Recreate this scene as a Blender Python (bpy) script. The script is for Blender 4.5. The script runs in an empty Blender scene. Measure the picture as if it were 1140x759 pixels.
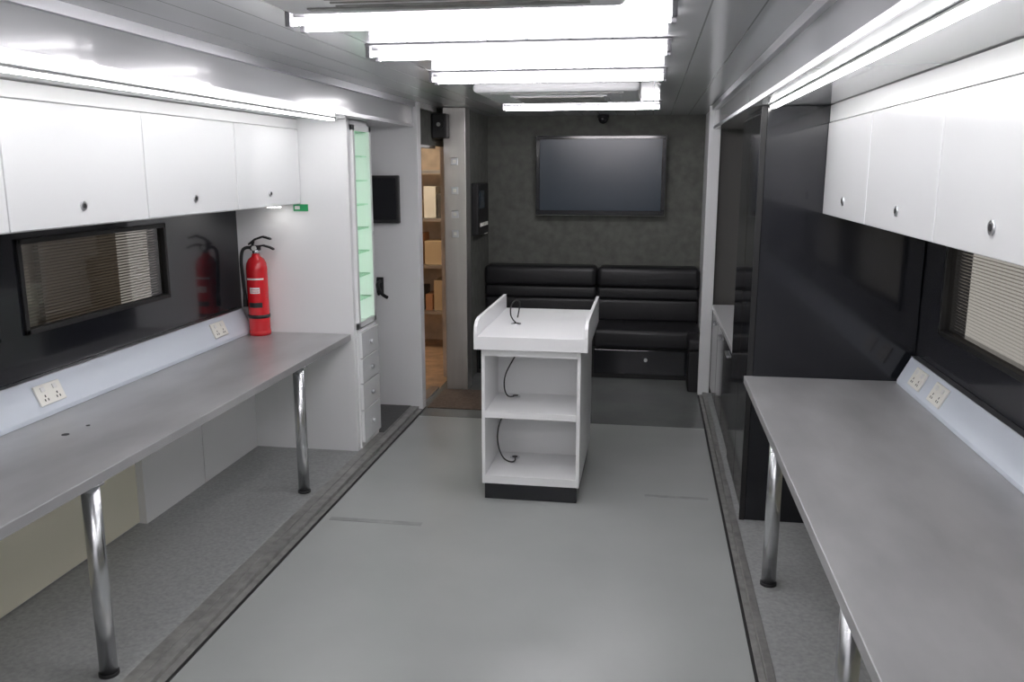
import bpy, bmesh, math
from mathutils import Vector, Matrix
R=math.radians
sc=bpy.context.scene
# ---------------- materials ----------------
def mat(name,col,rough=0.5,metal=0.0,spec=0.5,noise=None,bump=None,coat=0.0,stretch=None):
    m=bpy.data.materials.new(name); m.use_nodes=True
    nt=m.node_tree; b=nt.nodes['Principled BSDF']
    b.inputs['Base Color'].default_value=(*col,1); b.inputs['Roughness'].default_value=rough
    b.inputs['Metallic'].default_value=metal; b.inputs['Specular IOR Level'].default_value=spec
    b.inputs['Coat Weight'].default_value=coat; b.inputs['Coat Roughness'].default_value=0.05
    tc=nt.nodes.new('ShaderNodeTexCoord')
    if noise:
        sc_,amt,det=noise
        n=nt.nodes.new('ShaderNodeTexNoise'); n.inputs['Scale'].default_value=sc_; n.inputs['Detail'].default_value=det
        if stretch:
            mp=nt.nodes.new('ShaderNodeMapping'); mp.inputs['Scale'].default_value=stretch
            nt.links.new(tc.outputs['Object'],mp.inputs['Vector']); nt.links.new(mp.outputs['Vector'],n.inputs['Vector'])
        else: nt.links.new(tc.outputs['Object'],n.inputs['Vector'])
        r=nt.nodes.new('ShaderNodeValToRGB')
        r.color_ramp.elements[0].position=.3; r.color_ramp.elements[1].position=.7
        r.color_ramp.elements[0].color=(*[c*(1-amt) for c in col],1)
        r.color_ramp.elements[1].color=(*[min(1,c*(1+amt)) for c in col],1)
        nt.links.new(n.outputs['Fac'],r.inputs['Fac']); nt.links.new(r.outputs['Color'],b.inputs['Base Color'])
    if bump:
        s,st=bump
        n2=nt.nodes.new('ShaderNodeTexNoise'); n2.inputs['Scale'].default_value=s
        nt.links.new(tc.outputs['Object'],n2.inputs['Vector'])
        bp=nt.nodes.new('ShaderNodeBump'); bp.inputs['Strength'].default_value=st; bp.inputs['Distance'].default_value=.01
        nt.links.new(n2.outputs['Fac'],bp.inputs['Height']); nt.links.new(bp.outputs['Normal'],b.inputs['Normal'])
    return m
def emis(name,col,s):
    m=bpy.data.materials.new(name); m.use_nodes=True; nt=m.node_tree
    b=nt.nodes['Principled BSDF']; b.inputs['Base Color'].default_value=(.9,.9,.9,1)
    b.inputs['Emission Color'].default_value=(*col,1); b.inputs['Emission Strength'].default_value=s
    return m
white=mat('white_laminate',(.83,.835,.84),.35)
whitegloss=mat('white_gloss',(.80,.81,.82),.12,coat=.3)
cream=mat('cream_panel',(.84,.81,.66),.5)
soffit=mat('soffit_gloss',(.66,.67,.685),.13,coat=.5)
black=mat('black_gloss',(.012,.013,.016),.10)
blackpan=mat('black_panel',(.012,.013,.017),.14,coat=.3)
blackm=mat('black_matt',(.014,.014,.015),.5)
leather=mat('black_leather',(.014,.014,.016),.42,bump=(60,.15))
rubber=mat('rubber',(.01,.01,.01),.5)
worktop=mat('grey_worktop',(.39,.39,.395),.30,metal=.2,noise=(3,.16,10),stretch=(1.6,.6,1))
floorm=mat('vinyl_floor',(.335,.35,.34),.30,noise=(1.6,.07,6))
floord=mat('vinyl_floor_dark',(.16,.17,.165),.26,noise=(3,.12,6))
floorp=mat('vinyl_scuffed',(.27,.28,.27),.45,noise=(12,.2,6))
sfloor=mat('slide_floor',(.33,.34,.335),.5,noise=(60,.16,4))
darkfloor=mat('dark_floor',(.07,.07,.07),.5,noise=(40,.2,4))
alu=mat('aluminium',(.66,.67,.69),.3,1.0)
alud=mat('aluminium_worn',(.34,.34,.325),.42,.6,noise=(20,.2,5))
steel=mat('brushed_steel',(.56,.54,.51),.36,.8,noise=(8,.12,4),stretch=(1,1,.1))
chrome=mat('leg_metal',(.66,.67,.69),.25,1.0)
felt=mat('dark_felt_wall',(.135,.14,.124),.85,noise=(14,.18,8),bump=(180,.3))
trunkm=mat('trunking_grey',(.66,.71,.78),.35)
socketm=mat('socket_white',(.85,.84,.78),.3)
screen=mat('tv_screen',(.018,.034,.052),.22)
red=mat('extinguisher_red',(.68,.012,.02),.22,coat=.4)
label=mat('label_white',(.8,.8,.78),.4)
green=mat('sign_green',(.02,.35,.12),.5)
brown=mat('entry_mat',(.11,.08,.06),.85,noise=(50,.3,4))
wood=mat('warm_wood',(.5,.34,.22),.5,noise=(8,.3,6))
warmwall=mat('warm_wall',(.74,.62,.50),.7,noise=(6,.2,5))
backb=mat('neighbour_wall_beige',(.30,.265,.22),.7,noise=(2,.25,5))
kitdark=mat('kitchen_dark',(.10,.097,.09),.35)
traym=mat('light_tray',(.16,.16,.17),.5)
tube=emis('fluorescent_tube',(1,.96,1.0),27)
led=emis('led_strip',(1,.985,.98),20)
ledc=emis('led_cabinet',(.84,1,.86),12)
warm=emis('warm_fill',(1,.85,.65),40)  # warm glow of the added vestibule fill light
def glassm(name,tint,gl):
    m=bpy.data.materials.new(name); m.use_nodes=True; nt=m.node_tree
    nt.nodes.remove(nt.nodes['Principled BSDF']); o=nt.nodes['Material Output']
    t=nt.nodes.new('ShaderNodeBsdfTransparent'); t.inputs[0].default_value=(*tint,1)
    g=nt.nodes.new('ShaderNodeBsdfGlossy'); g.inputs['Roughness'].default_value=.03
    x=nt.nodes.new('ShaderNodeMixShader'); x.inputs[0].default_value=gl
    nt.links.new(t.outputs[0],x.inputs[1]); nt.links.new(g.outputs[0],x.inputs[2]); nt.links.new(x.outputs[0],o.inputs[0])
    return m
def slatm(name,col,tr):
    m=bpy.data.materials.new(name); m.use_nodes=True; nt=m.node_tree
    nt.nodes.remove(nt.nodes['Principled BSDF']); o=nt.nodes['Material Output']
    d=nt.nodes.new('ShaderNodeBsdfDiffuse'); d.inputs[0].default_value=(*col,1)
    t=nt.nodes.new('ShaderNodeBsdfTranslucent'); t.inputs[0].default_value=(*col,1)
    x=nt.nodes.new('ShaderNodeMixShader'); x.inputs[0].default_value=tr
    nt.links.new(d.outputs[0],x.inputs[1]); nt.links.new(t.outputs[0],x.inputs[2]); nt.links.new(x.outputs[0],o.inputs[0])
    return m
blindb=slatm('blind_left',(.45,.42,.38),.3)
blindw=slatm('blind_right',(.84,.80,.76),.4)
glass=glassm('window_glass',(.88,.88,.88),.10)
glassd=glassm('window_glass_tinted',(.74,.73,.72),.12)
shelfglass=glassm('shelf_glass',(.84,.96,.88),.10)
def plankmat(name,col,rough):
    m=mat(name,col,rough,coat=.2); nt=m.node_tree; b=nt.nodes['Principled BSDF']
    tc=nt.nodes.new('ShaderNodeTexCoord'); sp=nt.nodes.new('ShaderNodeSeparateXYZ')
    nt.links.new(tc.outputs['Object'],sp.inputs[0])
    mu=nt.nodes.new('ShaderNodeMath'); mu.operation='MULTIPLY'; mu.inputs[1].default_value=1/.15
    fr=nt.nodes.new('ShaderNodeMath'); fr.operation='FRACT'
    lt=nt.nodes.new('ShaderNodeMath'); lt.operation='LESS_THAN'; lt.inputs[1].default_value=.035
    nt.links.new(sp.outputs['X'],mu.inputs[0]); nt.links.new(mu.outputs[0],fr.inputs[0]); nt.links.new(fr.outputs[0],lt.inputs[0])
    mx=nt.nodes.new('ShaderNodeMix'); mx.data_type='RGBA'
    mx.inputs[6].default_value=(*col,1); mx.inputs[7].default_value=(col[0]*.5,col[1]*.5,col[2]*.5,1)
    nt.links.new(lt.outputs[0],mx.inputs[0]); nt.links.new(mx.outputs[2],b.inputs['Base Color'])
    return m
plank=plankmat('ceiling_planks',(.56,.575,.585),.18)
# ---------------- helpers ----------------
def finish(name,bm,m,parent=None,bevel=0,smooth=False,seg=2):
    me=bpy.data.meshes.new(name); bmesh.ops.recalc_face_normals(bm,faces=bm.faces)
    bm.to_mesh(me); bm.free(); ob=bpy.data.objects.new(name,me); sc.collection.objects.link(ob)
    ms=m if isinstance(m,(list,tuple)) else [m]
    for x in ms: me.materials.append(x)
    if smooth:
        for p in me.polygons: p.use_smooth=True
    if bevel:
        md=ob.modifiers.new('bevel','BEVEL'); md.width=bevel; md.segments=seg; md.limit_method='ANGLE'
    if parent: ob.parent=parent
    return ob
def addbox(bm,b,mi=0):
    x0,x1,y0,y1,z0,z1=b
    v=[bm.verts.new(p) for p in [(x0,y0,z0),(x1,y0,z0),(x1,y1,z0),(x0,y1,z0),(x0,y0,z1),(x1,y0,z1),(x1,y1,z1),(x0,y1,z1)]]
    for f in [(0,3,2,1),(4,5,6,7),(0,1,5,4),(1,2,6,5),(2,3,7,6),(3,0,4,7)]:
        fc=bm.faces.new([v[i] for i in f]); fc.material_index=mi
def box(name,b,m,parent=None,bevel=0,seg=2,smooth=False):
    bm=bmesh.new(); addbox(bm,b); return finish(name,bm,m,parent,bevel,smooth,seg)
def boxes(name,bl,m,parent=None,bevel=0):
    bm=bmesh.new()
    for b in bl:
        addbox(bm,b[:6],b[6] if len(b)>6 else 0)
    return finish(name,bm,m,parent,bevel)
def empty(name,loc=(0,0,0)):
    e=bpy.data.objects.new(name,None); sc.collection.objects.link(e); e.empty_display_size=.1
    return e
def cyl(name,p0,p1,r,m,parent=None,seg=24,r2=None,bevel=0):
    p0=Vector(p0); p1=Vector(p1); d=p1-p0
    bm=bmesh.new()
    bmesh.ops.create_cone(bm,cap_ends=True,segments=seg,radius1=r,radius2=r if r2 is None else r2,depth=d.length)
    q=d.to_track_quat('Z','Y').to_matrix().to_4x4()
    bmesh.ops.transform(bm,matrix=Matrix.Translation((p0+p1)/2)@q,verts=bm.verts)
    ob=finish(name,bm,m,parent,bevel)
    for p in ob.data.polygons: p.use_smooth=len(p.vertices)==4
    return ob
def lathe(name,prof,c,m,parent=None,seg=32):
    bm=bmesh.new(); rings=[]
    for r,z in prof:
        rings.append([bm.verts.new((c[0]+r*math.cos(2*math.pi*i/seg),c[1]+r*math.sin(2*math.pi*i/seg),c[2]+z)) for i in range(seg)])
    for a,b in zip(rings,rings[1:]):
        for i in range(seg): bm.faces.new([a[i],a[(i+1)%seg],b[(i+1)%seg],b[i]])
    bm.faces.new(rings[0]); bm.faces.new(rings[-1])
    return finish(name,bm,m,parent,0,True)
def prism(name,pts,y0,y1,m,parent=None,bevel=0):
    bm=bmesh.new()
    a=[bm.verts.new((x,y0,z)) for x,z in pts]; b=[bm.verts.new((x,y1,z)) for x,z in pts]
    n=len(pts); bm.faces.new(a); bm.faces.new(b[::-1])
    for i in range(n): bm.faces.new([a[i],a[(i+1)%n],b[(i+1)%n],b[i]])
    return finish(name,bm,m,parent,bevel)
def tubecurve(name,pts,r,m,parent=None):
    cu=bpy.data.curves.new(name,'CURVE'); cu.dimensions='3D'; cu.bevel_depth=r; cu.bevel_resolution=3
    s=cu.splines.new('NURBS'); s.points.add(len(pts)-1); s.use_endpoint_u=True; s.order_u=3
    for p,q in zip(s.points,pts): p.co=(*q,1)
    cu.materials.append(m); ob=bpy.data.objects.new(name,cu); sc.collection.objects.link(ob)
    if parent: ob.parent=parent
    return ob
XL,XR=-1.64,.45      # main body edges
WL,WR=-2.46,1.25     # slide-out walls
Y0=-1.2; YB=7.7
G=.003
# ---------------- room shell ----------------
box('floor',(XL,XR,Y0,5.75,-.1,0),floorm)
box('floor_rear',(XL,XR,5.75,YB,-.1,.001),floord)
box('floor_left',(WL,XL-.045,Y0,5.9,-.1,.022),sfloor)
box('floor_right',(XR+.03,WR,Y0,6.65,-.1,.022),sfloor)
boxes('trim_1',[(XL-.045,XL,Y0,5.98,-.02,.026),(XL,XL+.03,Y0,5.98,0,.007),(XL-.10,XL-.047,Y0,5.9,.022,.027)],alud,bevel=.002)
boxes('trim_2',[(XR,XR+.03,Y0,6.65,-.02,.026),(XR-.025,XR,Y0,6.65,0,.007)],alud,bevel=.002)
box('trim_3',(XL+.03,XL+.042,Y0,5.98,0,.003),rubber)
box('trim_4',(XR-.037,XR-.025,Y0,6.65,0,.003),rubber)
box('trim_12',(-1.56,-1.08,3.87,3.91,0,.0012),floorp)
box('trim_13',(.02,.36,4.44,4.47,0,.0012),floorp)
box('ceiling',(XL,XR,Y0,YB,2.20,2.30),plank)
box('ceiling_left',(WL-.1,XL,Y0,5.98,2.03,2.30),soffit)
box('ceiling_right',(XR,WR+.1,Y0,6.65,2.03,2.30),soffit)
boxes('trim_5',[(XL,XL+.022,Y0,6.5,2.165,2.20),(XL,XL+.008,Y0,5.98,2.03,2.05)],alu)
boxes('trim_6',[(XR-.022,XR,Y0,6.6,2.165,2.20),(XR-.008,XR,Y0,6.6,2.03,2.05)],alu)
box('wall_front',(WL-.1,WR+.1,Y0-.1,Y0,-.1,2.3),white)
wz0,wz1=1.09,1.475
lw=[(3.01,4.07),(1.75,2.87),(.5,1.6)]
def sidewall(name,x0,x1,yA,yB,wins,z0,z1,mats):
    bl=[(x0,x1,yA,yB,-.1,.78,0),(x0,x1,yA,yB,1.56,2.03,0),(x0,x1,yA,yB,.78,z0,1),(x0,x1,yA,yB,z1,1.56,1)]
    ys=[yA]
    for a,b in sorted(wins): ys+= [a,b]
    ys.append(yB)
    for i in range(0,len(ys),2): bl.append((x0,x1,ys[i],ys[i+1],z0,z1,1))
    return boxes(name,bl,mats)
sidewall('wall_left',WL-.1,WL,Y0,4.9,lw,wz0,wz1,[white,blackpan])
rw=[(2.5,3.85),(1.05,2.4)]
sidewall('wall_right',WR,WR+.1,Y0,4.2,rw,1.05,1.46,[white,blackpan])
def window(i,xw,sgn,y0,y1,z0,z1,slat,tilt,ya,w,gm):
    e=empty('window_%d'%i)
    f=.022
    xa,xb=sorted((xw-sgn*.012,xw+sgn*.03))
    boxes('frame',[(xa,xb,y0,y0+f,z0,z1),(xa,xb,y1-f,y1,z0,z1),(xa,xb,y0,y1,z0,z0+f),(xa,xb,y0,y1,z1-f,z1)],rubber,e,.003)
    g=sorted((xw+sgn*.008,xw+sgn*.012)); box('glass_pane',(g[0],g[1],y0+f,y1-f,z0+f,z1-f),gm,e)
    bm=bmesh.new(); n=int((z1-z0-.04)/.0135)
    for k in range(n):
        z=z0+.025+k*.0135
        xc=xw+sgn*.055; dz=.004*tilt
        v=[bm.verts.new(p) for p in [(xc-w,ya,z-dz),(xc+w,ya,z+dz),(xc+w,y1-.01,z+dz),(xc-w,y1-.01,z-dz)]]
        bm.faces.new(v)
    finish('blind_slats',bm,slat,e)
    return e
for i,(a,b) in enumerate(lw): window(i+1,WL,-1,a,b,wz0,wz1,blindb,1,a+.02,.006,glassd)
for i,(a,b) in enumerate(rw): window(i+4,WR,1,a,b,1.05,1.46,blindw,-1,a+.01,.007,glass)
# building outside the left windows
boxes('exterior_wall',[(-4.0,-3.9,-2,5.8,-.1,3.0)],backb)
e=empty('exterior_rack')
boxes('uprights',[(-3.88,-3.84,y,y+.04,-.1,2.2) for y in (3.1,4.9)],alud,e)
boxes('beams',[(-3.88,-3.84,3.1,4.94,z,z+.04) for z in (.7,1.3)],alud,e)
boxes('notice_board',[(-3.9,-3.885,4.6,4.85,.9,1.15)],mat('notice_cream',(.5,.46,.38),.7),e)
# lower lining panels
boxes('trim_7',[(WL,WL+.012,Y0,3.63,.03,.72,0),(WL,WL+.05,3.63,4.2,.022,.72,1),(WL,WL+.05,4.206,4.86,.022,.72,1)],[cream,white],bevel=.002)
box('trim_8',(WR-.012,WR,Y0,4.15,.03,.72),cream)
box('wall_partition_left',(WL-.1,-1.745,4.86,4.90,.0,2.03),white,bevel=.002)
box('wall_alcove_side',(WL-.1,WL,4.9,5.98,0,2.03),white)
box('wall_alcove_end',(WL,XL,5.90,5.98,-.05,2.03),white)
box('floor_alcove',(WL+.01,-1.70,5.24,5.895,.022,.03),darkfloor)
box('trim_9',(XL-.005,XL+.03,5.90,6.0,0,2.2),white,bevel=.003)
# back left: door wall, column, dark side wall
box('wall_door_jamb',(XL-.06,XL,5.98,6.02,0,2.3),white)
box('wall_door_header',(XL-.06,XL,6.02,6.92,1.92,2.3),felt)
box('wall_back_left',(-1.57,-1.45,6.68,7.7,0,2.3),felt)
box('wall_back_corner',(XL-.06,-1.57,6.92,7.7,0,2.3),warmwall)
box('column',(-1.575,-1.40,6.52,6.68,0.001,2.199),steel,bevel=.006)
box('wall_back',(-1.75,XR+.3,YB,YB+.1,-.1,2.3),felt)
# right rear
box('wall_kitchen_side',(WR,WR+.1,4.2,6.75,-.1,2.03),kitdark)
box('wall_kitchen_end',(XR+.05,WR,6.69,6.75,-.1,2.3),kitdark)
box('wall_back_right',(XR+.03,XR+.1,6.75,YB,-.1,2.3),white)
box('trim_10',(XR-.035,XR+.05,6.64,6.69,.0,2.2),white,bevel=.003)
box('trim_11',(XR,XR+.03,6.69,YB,0,2.2),white)
# ------------- vestibule through the door -------------
box('wall_vestibule_end',(-3.2,-1.7,8.5,8.6,-.1,2.3),warmwall)
box('wall_vestibule_left',(-3.2,-3.1,5.98,8.5,-.1,2.3),warmwall)
box('wall_vestibule_front',(-3.1,-1.7,5.98,6.0,-.1,2.3),warmwall)
box('wall_vestibule_right',(-1.72,-1.7,7.0,8.5,-.1,2.3),warmwall)
box('floor_vestibule',(-3.1,-1.64,6.0,8.5,-.1,-.0),wood)
box('ceiling_vestibule',(-3.1,-1.7,6.0,8.5,2.2,2.3),white)
e=empty('vestibule_fill_light'); cyl('fill_disc',(-2.3,7.4,2.14),(-2.3,7.4,2.17),.12,warm,e); cyl('fill_base',(-2.3,7.4,2.17),(-2.3,7.4,2.2),.13,white,e)  # unseen light added to brighten and warm the view through the doorway
e=empty('storage_rack')
boxes('rack_frame',[(-2.6,-1.80,8.0,8.4,z,z+.03) for z in (.35,.8,1.25,1.7)]+[(x,x+.03,y,y+.03,0,1.9) for x in (-2.6,-1.83) for y in (8.0,8.37)],alu,e)
cols=[mat('box_tan',(.6,.45,.28),.7),mat('box_white',(.8,.77,.70),.6),mat('box_dark',(.08,.07,.06),.5),mat('box_rust',(.5,.25,.13),.6)]
bl=[];k=0
for z in (.38,.83,1.28):
    x=-2.55
    while x<-1.95:
        w=.07+.05*((k*7)%3); h=.16+.07*((k*5)%3); bl.append((x,x+w,8.05,8.3,z,z+h,k%4)); x+=w+.015; k+=1
boxes('stored_boxes',bl,cols,e,.004)
e=empty('door_1')
boxes('door_frame',[(XL-.07,XL+.004,6.022,6.045,0.001,1.918),(XL-.07,XL+.004,6.045,6.518,1.895,1.918),(XL-.07,XL+.004,6.045,6.518,0.001,.02)],alu,e,.002)
box('door_leaf',(-2.18,-1.72,6.03,6.07,.02,1.88),blackm,e,.004)
cyl('door_handle',(-2.10,6.07,1.0),(-2.10,6.12,1.0),.012,alu,e)
box('entry_mat',(XL+.05,-1.17,5.95,6.50,0.001,.009),brown,bevel=.003)
e=empty('wall_speaker'); box('speaker_body',(-1.635,-1.52,6.40,6.515,1.97,2.15),blackm,e,.01); cyl('speaker_cone',(-1.577,6.402,2.07),(-1.577,6.390,2.07),.04,rubber,e); cyl('speaker_rim',(-1.577,6.395,2.07),(-1.577,6.386,2.07),.015,alud,e)
for z in (1.80,1.58,1.40,1.25):
    e=empty('light_switch'); box('plate',(-1.515,-1.46,6.511,6.52,z-.028,z+.028),alu,e,.003); box('rocker',(-1.50,-1.475,6.507,6.512,z-.012,z+.012),socketm,e,.002)
e=empty('control_panel'); box('panel_box',(-1.45,-1.39,6.95,7.40,1.20,1.63),blackm,e,.01); box('panel_display',(-1.392,-1.386,7.0,7.2,1.42,1.57),screen,e)
boxes('panel_buttons',[(-1.392,-1.384,7.02+.07*i,7.06+.07*i,1.27,1.30) for i in range(5)],socketm,e)
for z in (1.34,1.46,1.22):
    e=empty('wall_socket'); box('plate',(-1.45,-1.435,7.50,7.60,z-.045,z+.045),socketm,e,.004); box('rocker',(-1.436,-1.43,7.53,7.57,z-.02,z+.02),alu,e)
# ---------------- fluorescent fixtures ----------------
def fixture(y):
    e=empty('fluorescent_light')
    x0,x1=-1.06,.06
    box('tray',(x0,x1,y-.075,y+.075,2.192,2.199),traym,e,.003)
    for s in (-1,1):
        cyl('tube_%d'%(s+2),(x0+.02,y+s*.055,2.165),(x1-.02,y+s*.055,2.165),.0105,tube,e,12)
    boxes('end_caps',[(x0+.002,x0+.018,y+s*.055-.014,y+s*.055+.014,2.150,2.194) for s in (-1,1)]+[(x1-.018,x1-.002,y+s*.055-.014,y+s*.055+.014,2.150,2.194) for s in (-1,1)],traym,e,.003)
for y in (-.3,.7,2.53,3.25,4.18,6.2): fixture(y)
def strip(x,y0,y1):
    e=empty('led_strip_light'); box('profile',(x-.016,x+.016,y0-.02,y1+.02,2.022,2.029),white,e,.002)
    box('diffuser',(x-.012,x+.012,y0,y1,2.012,2.023),led,e,.003)
strip(-1.785,Y0+.3,4.75); strip(.53,Y0+.3,4.08)
def ac(x,y):
    e=empty('ceiling_air_conditioner')
    box('cover',(x-.45,x+.45,y-.42,y+.42,2.150,2.199),white,e,.045,5)
    box('intake_grille',(x-.27,x+.27,y-.24,y+.24,2.138,2.152),white,e,.012,3)
    boxes('louvres',[(x-.25,x+.25,y-.22+i*.04,y-.212+i*.04,2.135,2.140) for i in range(12)],alud,e)
    boxes('vents',[(x-.36,x+.36,y-.34,y-.31,2.146,2.152),(x-.36,x+.36,y+.31,y+.34,2.146,2.152)],alud,e)
ac(-.52,5.12); ac(-.52,1.88)
# ---------------- workbenches ----------------
def bench(x0,x1,y0,y1,legs,xf):
    e=empty('workbench')
    box('worktop',(x0,x1,y0,y1,.727,.765),worktop,e,.003)
    for i,y in enumerate(legs):
        cyl('leg_%d'%(i+1),(xf,y,.03),(xf,y,.727),.030,chrome,e,28)
        cyl('foot_%d'%(i+1),(xf,y,.022),(xf,y,.034),.034,blackm,e,28)
        cyl('flange_%d'%(i+1),(xf,y,.719),(xf,y,.727),.045,chrome,e,28)
    return e
e=bench(WL+G,-1.765,-1.0,4.86-G,(.75,2.43,4.16),-1.81)
cyl('cable_hole',(-2.15,2.78,.7645),(-2.15,2.78,.7665),.014,rubber,e); cyl('cable_hole_2',(-2.14,2.90,.7645),(-2.14,2.90,.7665),.008,rubber,e)
bench(.475,WR-G,-1.0,4.15-G,(.6,2.12,3.47),.545)
def trunk(xw,s,y0,y1,h):
    e=empty('dado_trunking')
    prism('trunking_body',[(xw,.7655),(xw+s*.085,.7655),(xw+s*.085,.785),(xw+s*.03,h),(xw,h)],y0,y1,trunkm,e,.003)
    boxes('lid_line',[(min(xw,xw+s*.032),max(xw,xw+s*.032),y0,y1,h,h+.003)],alu,e)
    return e
trunk(WL+G,1,-1.0,4.80,.915); trunk(WR-G,-1,-1.0,4.10,.895)
def socket(xw,s,y,h,n=2):
    e=empty('power_socket')
    p=Vector((xw+s*.0575,y,(.785+h)/2)); t=Vector((-s*.055,0,h-.785)).normalized(); yv=Vector((0,1,0))
    nrm=Vector((s*(h-.785),0,.055)).normalized()
    M=Matrix((( yv.x,t.x,nrm.x,p.x),(yv.y,t.y,nrm.y,p.y),(yv.z,t.z,nrm.z,p.z),(0,0,0,1)))
    for nm,b,m in [('plate',(-.075,.075,-.043,.043,.001,.010),socketm)]+[('switch_%d'%i,(c-.012,c+.012,.012,.032,.009,.014),label) for i,c in enumerate((-.035,.035))]+[('pins_%d'%i,(c-.012+dx,c-.006+dx,-.028+dy,-.018+dy,.0095,.0108),rubber) for i,(c,dx,dy) in enumerate([(-.035,0,0),(-.035,.018,0),(-.035,.009,.016),(.035,0,0),(.035,.018,0),(.035,.009,.016)])]:
        ob=box(nm,b,m,e,.002 if nm!='plate' else .003); ob.data.transform(M)
socket(WL+G,1,3.03,.915); socket(WL+G,1,4.44,.915); socket(WL+G,1,1.5,.915)
socket(WR-G,-1,3.87,.895); socket(WR-G,-1,3.60,.895); socket(WR-G,-1,2.0,.895)
# ---------------- overhead cabinets ----------------
def overhead(xw,xf,y1,n,L,s,ztop):
    e=empty('overhead_cabinet')
    y0=y1-n*L
    a,b=sorted((xw,xf-s*.02)); box('carcass',(a,b,y0,y1,1.54,2.028),white,e,.002)
    a,b=sorted((xf-s*.02,xf-s*.004)); box('filler',(a,b,y0,y1,ztop+.004,2.026),white,e)
    a,b=sorted((xf-s*.018,xf))
    for i in range(n):
        ya=y1-(i+1)*L+.003; yb=y1-i*L-.003
        box('door_%d'%(i+1),(a,b,ya,yb,1.545,ztop),whitegloss,e,.003)
        yc=(ya+yb)/2-.02
        cyl('lock_%d'%(i+1),(xf-s*.002,yc,1.615),(xf+s*.006,yc,1.615),.017,alu,e)
        cyl('keyhole_%d'%(i+1),(xf+s*.005,yc,1.615),(xf+s*.0075,yc,1.615),.009,blackm,e)
overhead(WL+G,-2.04,4.855,6,.79,1,1.97)
overhead(WR-G,.785,4.145,6,.795,-1,1.95)
e=empty('exit_sign'); box('sign_plate',(-2.09,-2.00,4.852,4.859,1.50,1.54),green,e); box('sign_symbol',(-2.08,-2.05,4.849,4.853,1.51,1.53),label,e)
e=empty('under_cabinet_light'); box('body',(-2.2,-2.12,4.70,4.78,1.530,1.539),alu,e,.003); box('lens',(-2.19,-2.13,4.71,4.77,1.525,1.531),emis('puck',(1,.98,.95),14),e)
# ---------------- display cabinet & drawers ----------------
e=empty('display_cabinet')
ya,yb=4.902,5.235; xf=-1.745; xb=-2.12
boxes('carcass',[(xb,xb+.02,ya,yb,.782,2.028),(xb,xf,ya,ya+.018,.782,2.028),(xb,xf,yb-.018,yb,.782,2.028),(xb,xf,ya,yb,.782,.80),(xb,xf,ya,yb,1.99,2.028)],white,e,.002)
boxes('door_frame',[(xf,xf+.02,ya,ya+.035,.79,2.0),(xf,xf+.02,yb-.035,yb,.79,2.0),(xf,xf+.02,ya,yb,.79,.825),(xf,xf+.02,ya,yb,1.965,2.0)],white,e,.002)
boxes('glass_shelves',[(xb+.02,xf-.005,ya+.018,yb-.018,.80+.145*i,.808+.145*i) for i in range(1,9)],shelfglass,e)
boxes('led_bars',[(xb+.02,xb+.03,ya+.02,ya+.035,.82,1.97),(xb+.02,xb+.03,yb-.035,yb-.02,.82,1.97)],ledc,e)
cyl('lock',(xf+.018,yb-.02,1.35),(xf+.026,yb-.02,1.35),.01,alu,e)
e=empty('drawer_unit')
box('carcass',(xb,-1.735,ya,yb+.01,.025,.779),white,e,.002)
zz=[.06,.27,.44,.60,.765]
for i in range(4):
    box('drawer_%d'%(i+1),(-1.735,-1.715,ya+.008,yb,zz[i]+.003,zz[i+1]-.003),whitegloss,e,.003)
    cyl('knob_%d'%(i+1),(-1.716,(ya+yb)/2,(zz[i]+zz[i+1])/2),(-1.695,(ya+yb)/2,(zz[i]+zz[i+1])/2),.013,alu,e)
e=empty('wall_monitor'); box('bezel',(-2.22,-1.73,5.82,5.86,1.37,1.70),blackm,e,.006); box('screen',(-2.20,-1.75,5.816,5.822,1.395,1.68),black,e); box('bracket',(-2.02,-1.92,5.86,5.898,1.48,1.60),blackm,e)
e=empty('coat_hook'); box('hook_plate',(-1.93,-1.88,5.885,5.899,.86,.98),blackm,e,.004); tubecurve('hook_arm',[(-1.90,5.885,.95),(-1.90,5.80,.96),(-1.86,5.74,.88),(-1.80,5.72,.86)],.012,blackm,e); tubecurve('hook_lower',[(-1.90,5.885,.89),(-1.90,5.82,.85),(-1.88,5.78,.88)],.010,blackm,e)
# ---------------- fire extinguisher ----------------
e=empty('fire_extinguisher'); c=(-2.30,4.76,.767)
lathe('cylinder_body',[(.050,0),(.060,.004),(.062,.02),(.062,.40),(.058,.43),(.045,.455),(.026,.470),(.022,.485)],c,red,e)
lathe('base_ring',[(.060,0),(.064,.0),(.064,.03),(.0625,.03)],(c[0],c[1],c[2]-.0005),red,e)
lathe('strap',[(.0625,.105),(.0645,.105),(.0645,.125),(.0625,.125)],c,blackm,e)
cyl('neck',(c[0],c[1],c[2]+.48),(c[0],c[1],c[2]+.52),.02,chrome,e)
box('valve',(c[0]-.03,c[0]+.03,c[1]-.015,c[1]+.015,c[2]+.505,c[2]+.535),blackm,e,.005)
def lever(nm,pts,w):
    bm=bmesh.new(); n=len(pts)
    up=.011
    vs=[[bm.verts.new((c[0]+x,c[1]+y,c[2]+z+dz)) for x,z in pts] for y,dz in ((-w,0),(w,0),(w,up),(-w,up))]
    for i in range(n-1):
        for j in range(4): bm.faces.new([vs[j][i],vs[j][i+1],vs[(j+1)%4][i+1],vs[(j+1)%4][i]])
    bm.faces.new([v[0] for v in vs]); bm.faces.new([v[-1] for v in vs])
    finish(nm,bm,blackm,e,.002)
lever('top_lever',[(-.04,.535),(.0,.565),(.05,.582),(.10,.568)],.013)
lever('carry_handle',[(-.01,.520),(.05,.53),(.09,.52),(.115,.508)],.013)
cyl('lever_pivot',(c[0]-.02,c[1],c[2]+.53),(c[0]-.01,c[1],c[2]+.56),.008,blackm,e)
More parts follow.
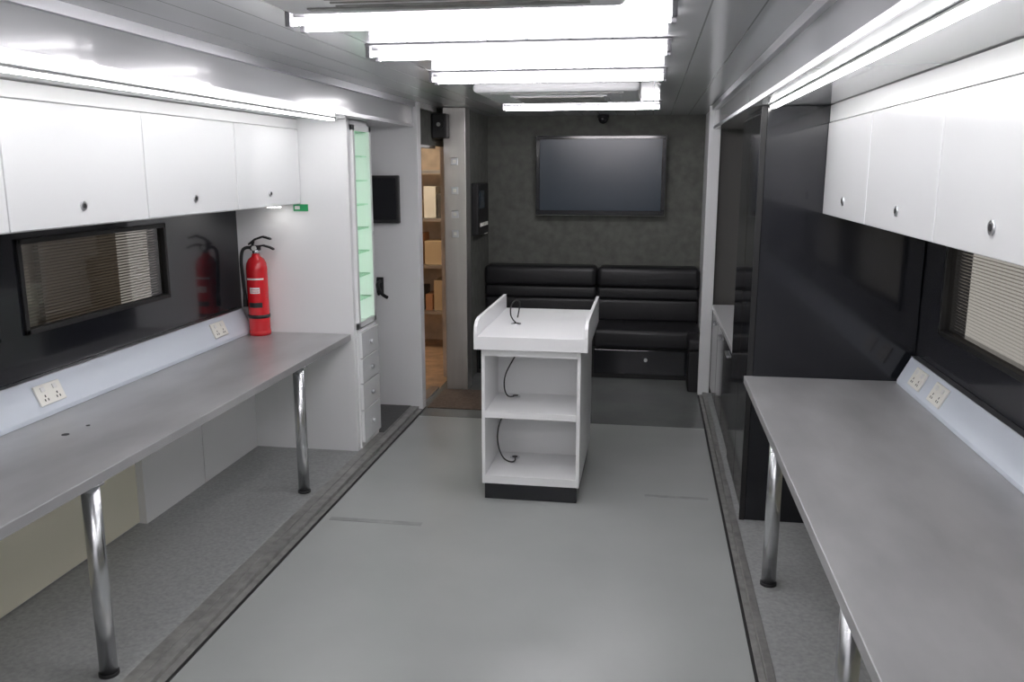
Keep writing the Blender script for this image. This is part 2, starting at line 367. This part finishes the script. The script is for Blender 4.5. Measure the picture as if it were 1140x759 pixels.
cyl('gauge',(c[0],c[1]-.014,c[2]+.52),(c[0],c[1]-.026,c[2]+.52),.014,label,e)
tubecurve('hose',[(c[0]-.025,c[1],c[2]+.52),(c[0]-.07,c[1]-.01,c[2]+.53),(c[0]-.088,c[1]-.02,c[2]+.46),(c[0]-.082,c[1]-.02,c[2]+.36),(c[0]-.074,c[1]-.02,c[2]+.24)],.010,rubber,e)
cyl('nozzle',(c[0]-.074,c[1]-.02,c[2]+.25),(c[0]-.074,c[1]-.02,c[2]+.17),.011,rubber,e,r2=.015)
def patch(nm,a0,a1,z0,z1,m):
    bm=bmesh.new(); N=10; r=.0632
    lo=[];hi=[]
    for i in range(N+1):
        a=R(a0+(a1-a0)*i/N); lo.append(bm.verts.new((c[0]+r*math.cos(a),c[1]+r*math.sin(a),c[2]+z0))); hi.append(bm.verts.new((c[0]+r*math.cos(a),c[1]+r*math.sin(a),c[2]+z1)))
    for i in range(N): bm.faces.new([lo[i],lo[i+1],hi[i+1],hi[i]])
    finish(nm,bm,m,e,0,True)
patch('label_stripe',-130,-30,.335,.345,label); patch('label_band',-120,-45,.17,.20,blackm); patch('label_text',-110,-55,.255,.29,label)
for i in range(2): patch('text_line_%d'%i,-106,-60,.262+.012*i,.268+.012*i,red)
# ---------------- island ----------------
e=empty('display_counter')
x0,x1=-.845,-.325; y0,y1=4.27,5.14
t=.018
boxes('carcass',[(x0,x0+t,y0,y1,.09,.83),(x1-t,x1,y0,y1,.09,.83),(x0+t,x1-t,y1-t,y1,.09,.83),(x0+t,x1-t,y0+.40,y0+.40+t,.13,.83)],white,e,.001)
boxes('shelves',[(x0+t,x1-t,y0+.001,y0+.40,.09,.135),(x0+t,x1-t,y0+.001,y0+.40,.455,.49),(x0+t,x1-t,y0+.001,y1-t,.79,.829)],white,e,.002)
box('plinth',(x0+.012,x1-.012,y0+.01,y1-.02,0.001,.09),black,e,.002)
tx0,tx1=-.878,-.288; ty0,ty1=4.235,5.17
box('top',(tx0+t,tx1-t,ty0,ty1,.83,.90),white,e,.002)
def lip(nm,xa,xb):
    bm=bmesh.new()
    prof=[(ty0,.83),(ty1,.83),(ty1,.985),(ty0+.09,.985),(ty0+.04,.975),(ty0+.01,.95),(ty0,.91)]
    a=[bm.verts.new((xa,y,z)) for y,z in prof]; b=[bm.verts.new((xb,y,z)) for y,z in prof]
    n=len(prof); bm.faces.new(a); bm.faces.new(b[::-1])
    for i in range(n): bm.faces.new([a[i],a[(i+1)%n],b[(i+1)%n],b[i]])
    finish(nm,bm,white,e,.0015)
lip('side_lip_1',tx0,tx0+t); lip('side_lip_2',tx1-t,tx1)
gx=-.735
for nm,(gy,gz) in {'grommet_1':(4.62,.900),'grommet_2':(4.60,.490),'grommet_3':(4.58,.135)}.items():
    cyl(nm,(gx+.02,gy,gz),(gx+.02,gy,gz+.004),.028,alu,e); cyl(nm+'_hole',(gx+.02,gy,gz+.003),(gx+.02,gy,gz+.006),.016,rubber,e)
tubecurve('cable_1',[(gx+.02,4.62,.905),(gx-.01,4.63,.93),(gx-.02,4.66,.97),(gx-.02,4.72,1.0),(gx,4.78,1.015),(gx+.02,4.80,.99),(gx+.0,4.80,.905)],.004,rubber,e)
tubecurve('cable_2',[(gx+.06,4.50,.79),(gx+.02,4.47,.72),(gx-.02,4.45,.64),(gx-.02,4.46,.55),(gx,4.52,.50),(gx+.02,4.60,.495)],.004,rubber,e)
tubecurve('cable_3',[(gx-.01,4.50,.455),(gx-.05,4.46,.38),(gx-.06,4.44,.28),(gx-.03,4.42,.19),(gx+.01,4.45,.15),(gx+.04,4.50,.142),(gx+.02,4.58,.14)],.004,rubber,e)
# ---------------- TV ----------------
e=empty('television')
box('tv_body',(-1.0,.125,7.60,7.66,1.345,2.025),blackm,e,.012,3)
boxes('bezel',[(-1.0,.125,7.588,7.602,1.345,1.385),(-1.0,.125,7.588,7.602,1.995,2.025),(-1.0,-.965,7.588,7.602,1.385,1.995),(.09,.125,7.588,7.602,1.385,1.995)],black,e,.004)
box('bezel_edge',(-1.003,.128,7.60,7.606,1.339,2.028),alud,e,.004)
box('screen',(-.965,.09,7.594,7.60,1.385,1.995),screen,e)
box('wall_bracket',(-.65,-.2,7.66,7.697,1.5,1.9),blackm,e)
e=empty('security_camera'); cyl('dome_base',(-.42,7.6,2.17),(-.42,7.6,2.199),.05,blackm,e)
bm=bmesh.new(); bmesh.ops.create_uvsphere(bm,u_segments=20,v_segments=12,radius=.042,matrix=Matrix.Translation((-.42,7.6,2.165))); finish('dome',bm,black,e,0,True)
# ---------------- sofa ----------------
e=empty('bench_sofa')
def cushion(nm,b,bev=.035):
    ob=box(nm,b,leather,e,bev,5)
    for p in ob.data.polygons: p.use_smooth=True
    return ob
sx0,sx1,sm=-1.445,.445,-.44
boxes('base',[(sx0,sx1,7.10,7.69,0.002,.27)],blackm,e,.004)
boxes('base_drawers',[(sx0+.02,sm-.01,7.085,7.10,.04,.25),(sm+.01,sx1-.02,7.085,7.10,.04,.25)],black,e,.004)
for i,(a,b) in enumerate(((sx0,sm-.003),(sm+.003,sx1))):
    cushion('seat_%d'%(i+1),(a,b,7.03,7.55,.27,.43))
    cushion('back_lower_%d'%(i+1),(a,b,7.50,7.67,.42,.62),.03)
    cushion('back_mid_%d'%(i+1),(a,b,7.49,7.67,.615,.73),.03)
    cushion('back_upper_%d'%(i+1),(a,b,7.46,7.69,.72,.905),.045)
    cyl('drawer_pull_%d'%(i+1),((a+b)/2,7.088,.17),((a+b)/2,7.07,.17),.015,alu,e)
e=empty('side_stool'); box('stool_base',(.34,.44,6.72,7.02,.002,.33),blackm,e,.01); box('stool_cushion',(.33,.445,6.71,7.025,.33,.43),leather,e,.03,4)
# ---------------- tall black cabinet + kitchenette ----------------
e=empty('tall_cabinet')
box('carcass',(.515,WR-G,4.15,5.0,.022,2.028),blackpan,e,.003)
boxes('doors',[(.497,.515,4.155,4.57,.06,2.0),(.497,.515,4.576,4.995,.06,2.0)],black,e,.003)
box('trim_post',(.490,.515,4.146,4.160,.022,2.028),blackm,e,.001)
e=empty('kitchen_unit')
box('base_cabinet',(.52,WR-G,5.005,6.63,.022,.69),blackm,e,.003)
boxes('doors',[(.502,.52,5.01+i*.54,5.54+i*.54,.08,.68) for i in range(3)],black,e,.003)
box('kitchen_worktop',(.497,WR-G,5.005,6.63,.69,.725),whitegloss,e,.003)
boxes('handles',[(.488,.502,5.2+i*.54,5.35+i*.54,.62,.635) for i in range(3)],alu,e,.003)
e=empty('coffee_machine')
box('machine_body',(.78,1.1,5.15,5.45,.726,1.12),blackm,e,.02,3)
box('brew_head',(.60,.80,5.2,5.40,1.0,1.11),blackm,e,.015,3)
box('drip_tray',(.58,.80,5.18,5.42,.726,.765),steel,e,.006)
cyl('spout',(.70,5.3,.96),(.70,5.3,1.0),.02,alu,e); cyl('portafilter',(.70,5.3,.965),(.54,5.3,.965),.012,rubber,e)
box('cup_rail',(.80,1.08,5.17,5.43,1.12,1.135),alu,e,.004)
e=empty('kettle')
lathe('kettle_body',[(.07,0),(.078,.01),(.074,.1),(.06,.17),(.05,.19),(.01,.20)],(.75,5.75,.726),steel,e); tubecurve('kettle_handle',[(.75,5.70,.90),(.75,5.63,.90),(.75,5.61,.83),(.75,5.67,.77)],.009,rubber,e)
# ---------------- world, camera ----------------
w=bpy.data.worlds.new('World'); sc.world=w; w.use_nodes=True
w.node_tree.nodes['Background'].inputs[0].default_value=(.72,.68,.62,1); w.node_tree.nodes['Background'].inputs[1].default_value=.6
cam=bpy.data.cameras.new('camera'); co=bpy.data.objects.new('camera',cam); sc.collection.objects.link(co)
cam.sensor_width=36; cam.lens=30.0; cam.clip_start=.05
co.location=(0,0,1.75); co.rotation_euler=(R(90-11.45),0,R(9.08)); sc.camera=co
sc.view_settings.view_transform='Standard'
sc.view_settings.exposure=.28
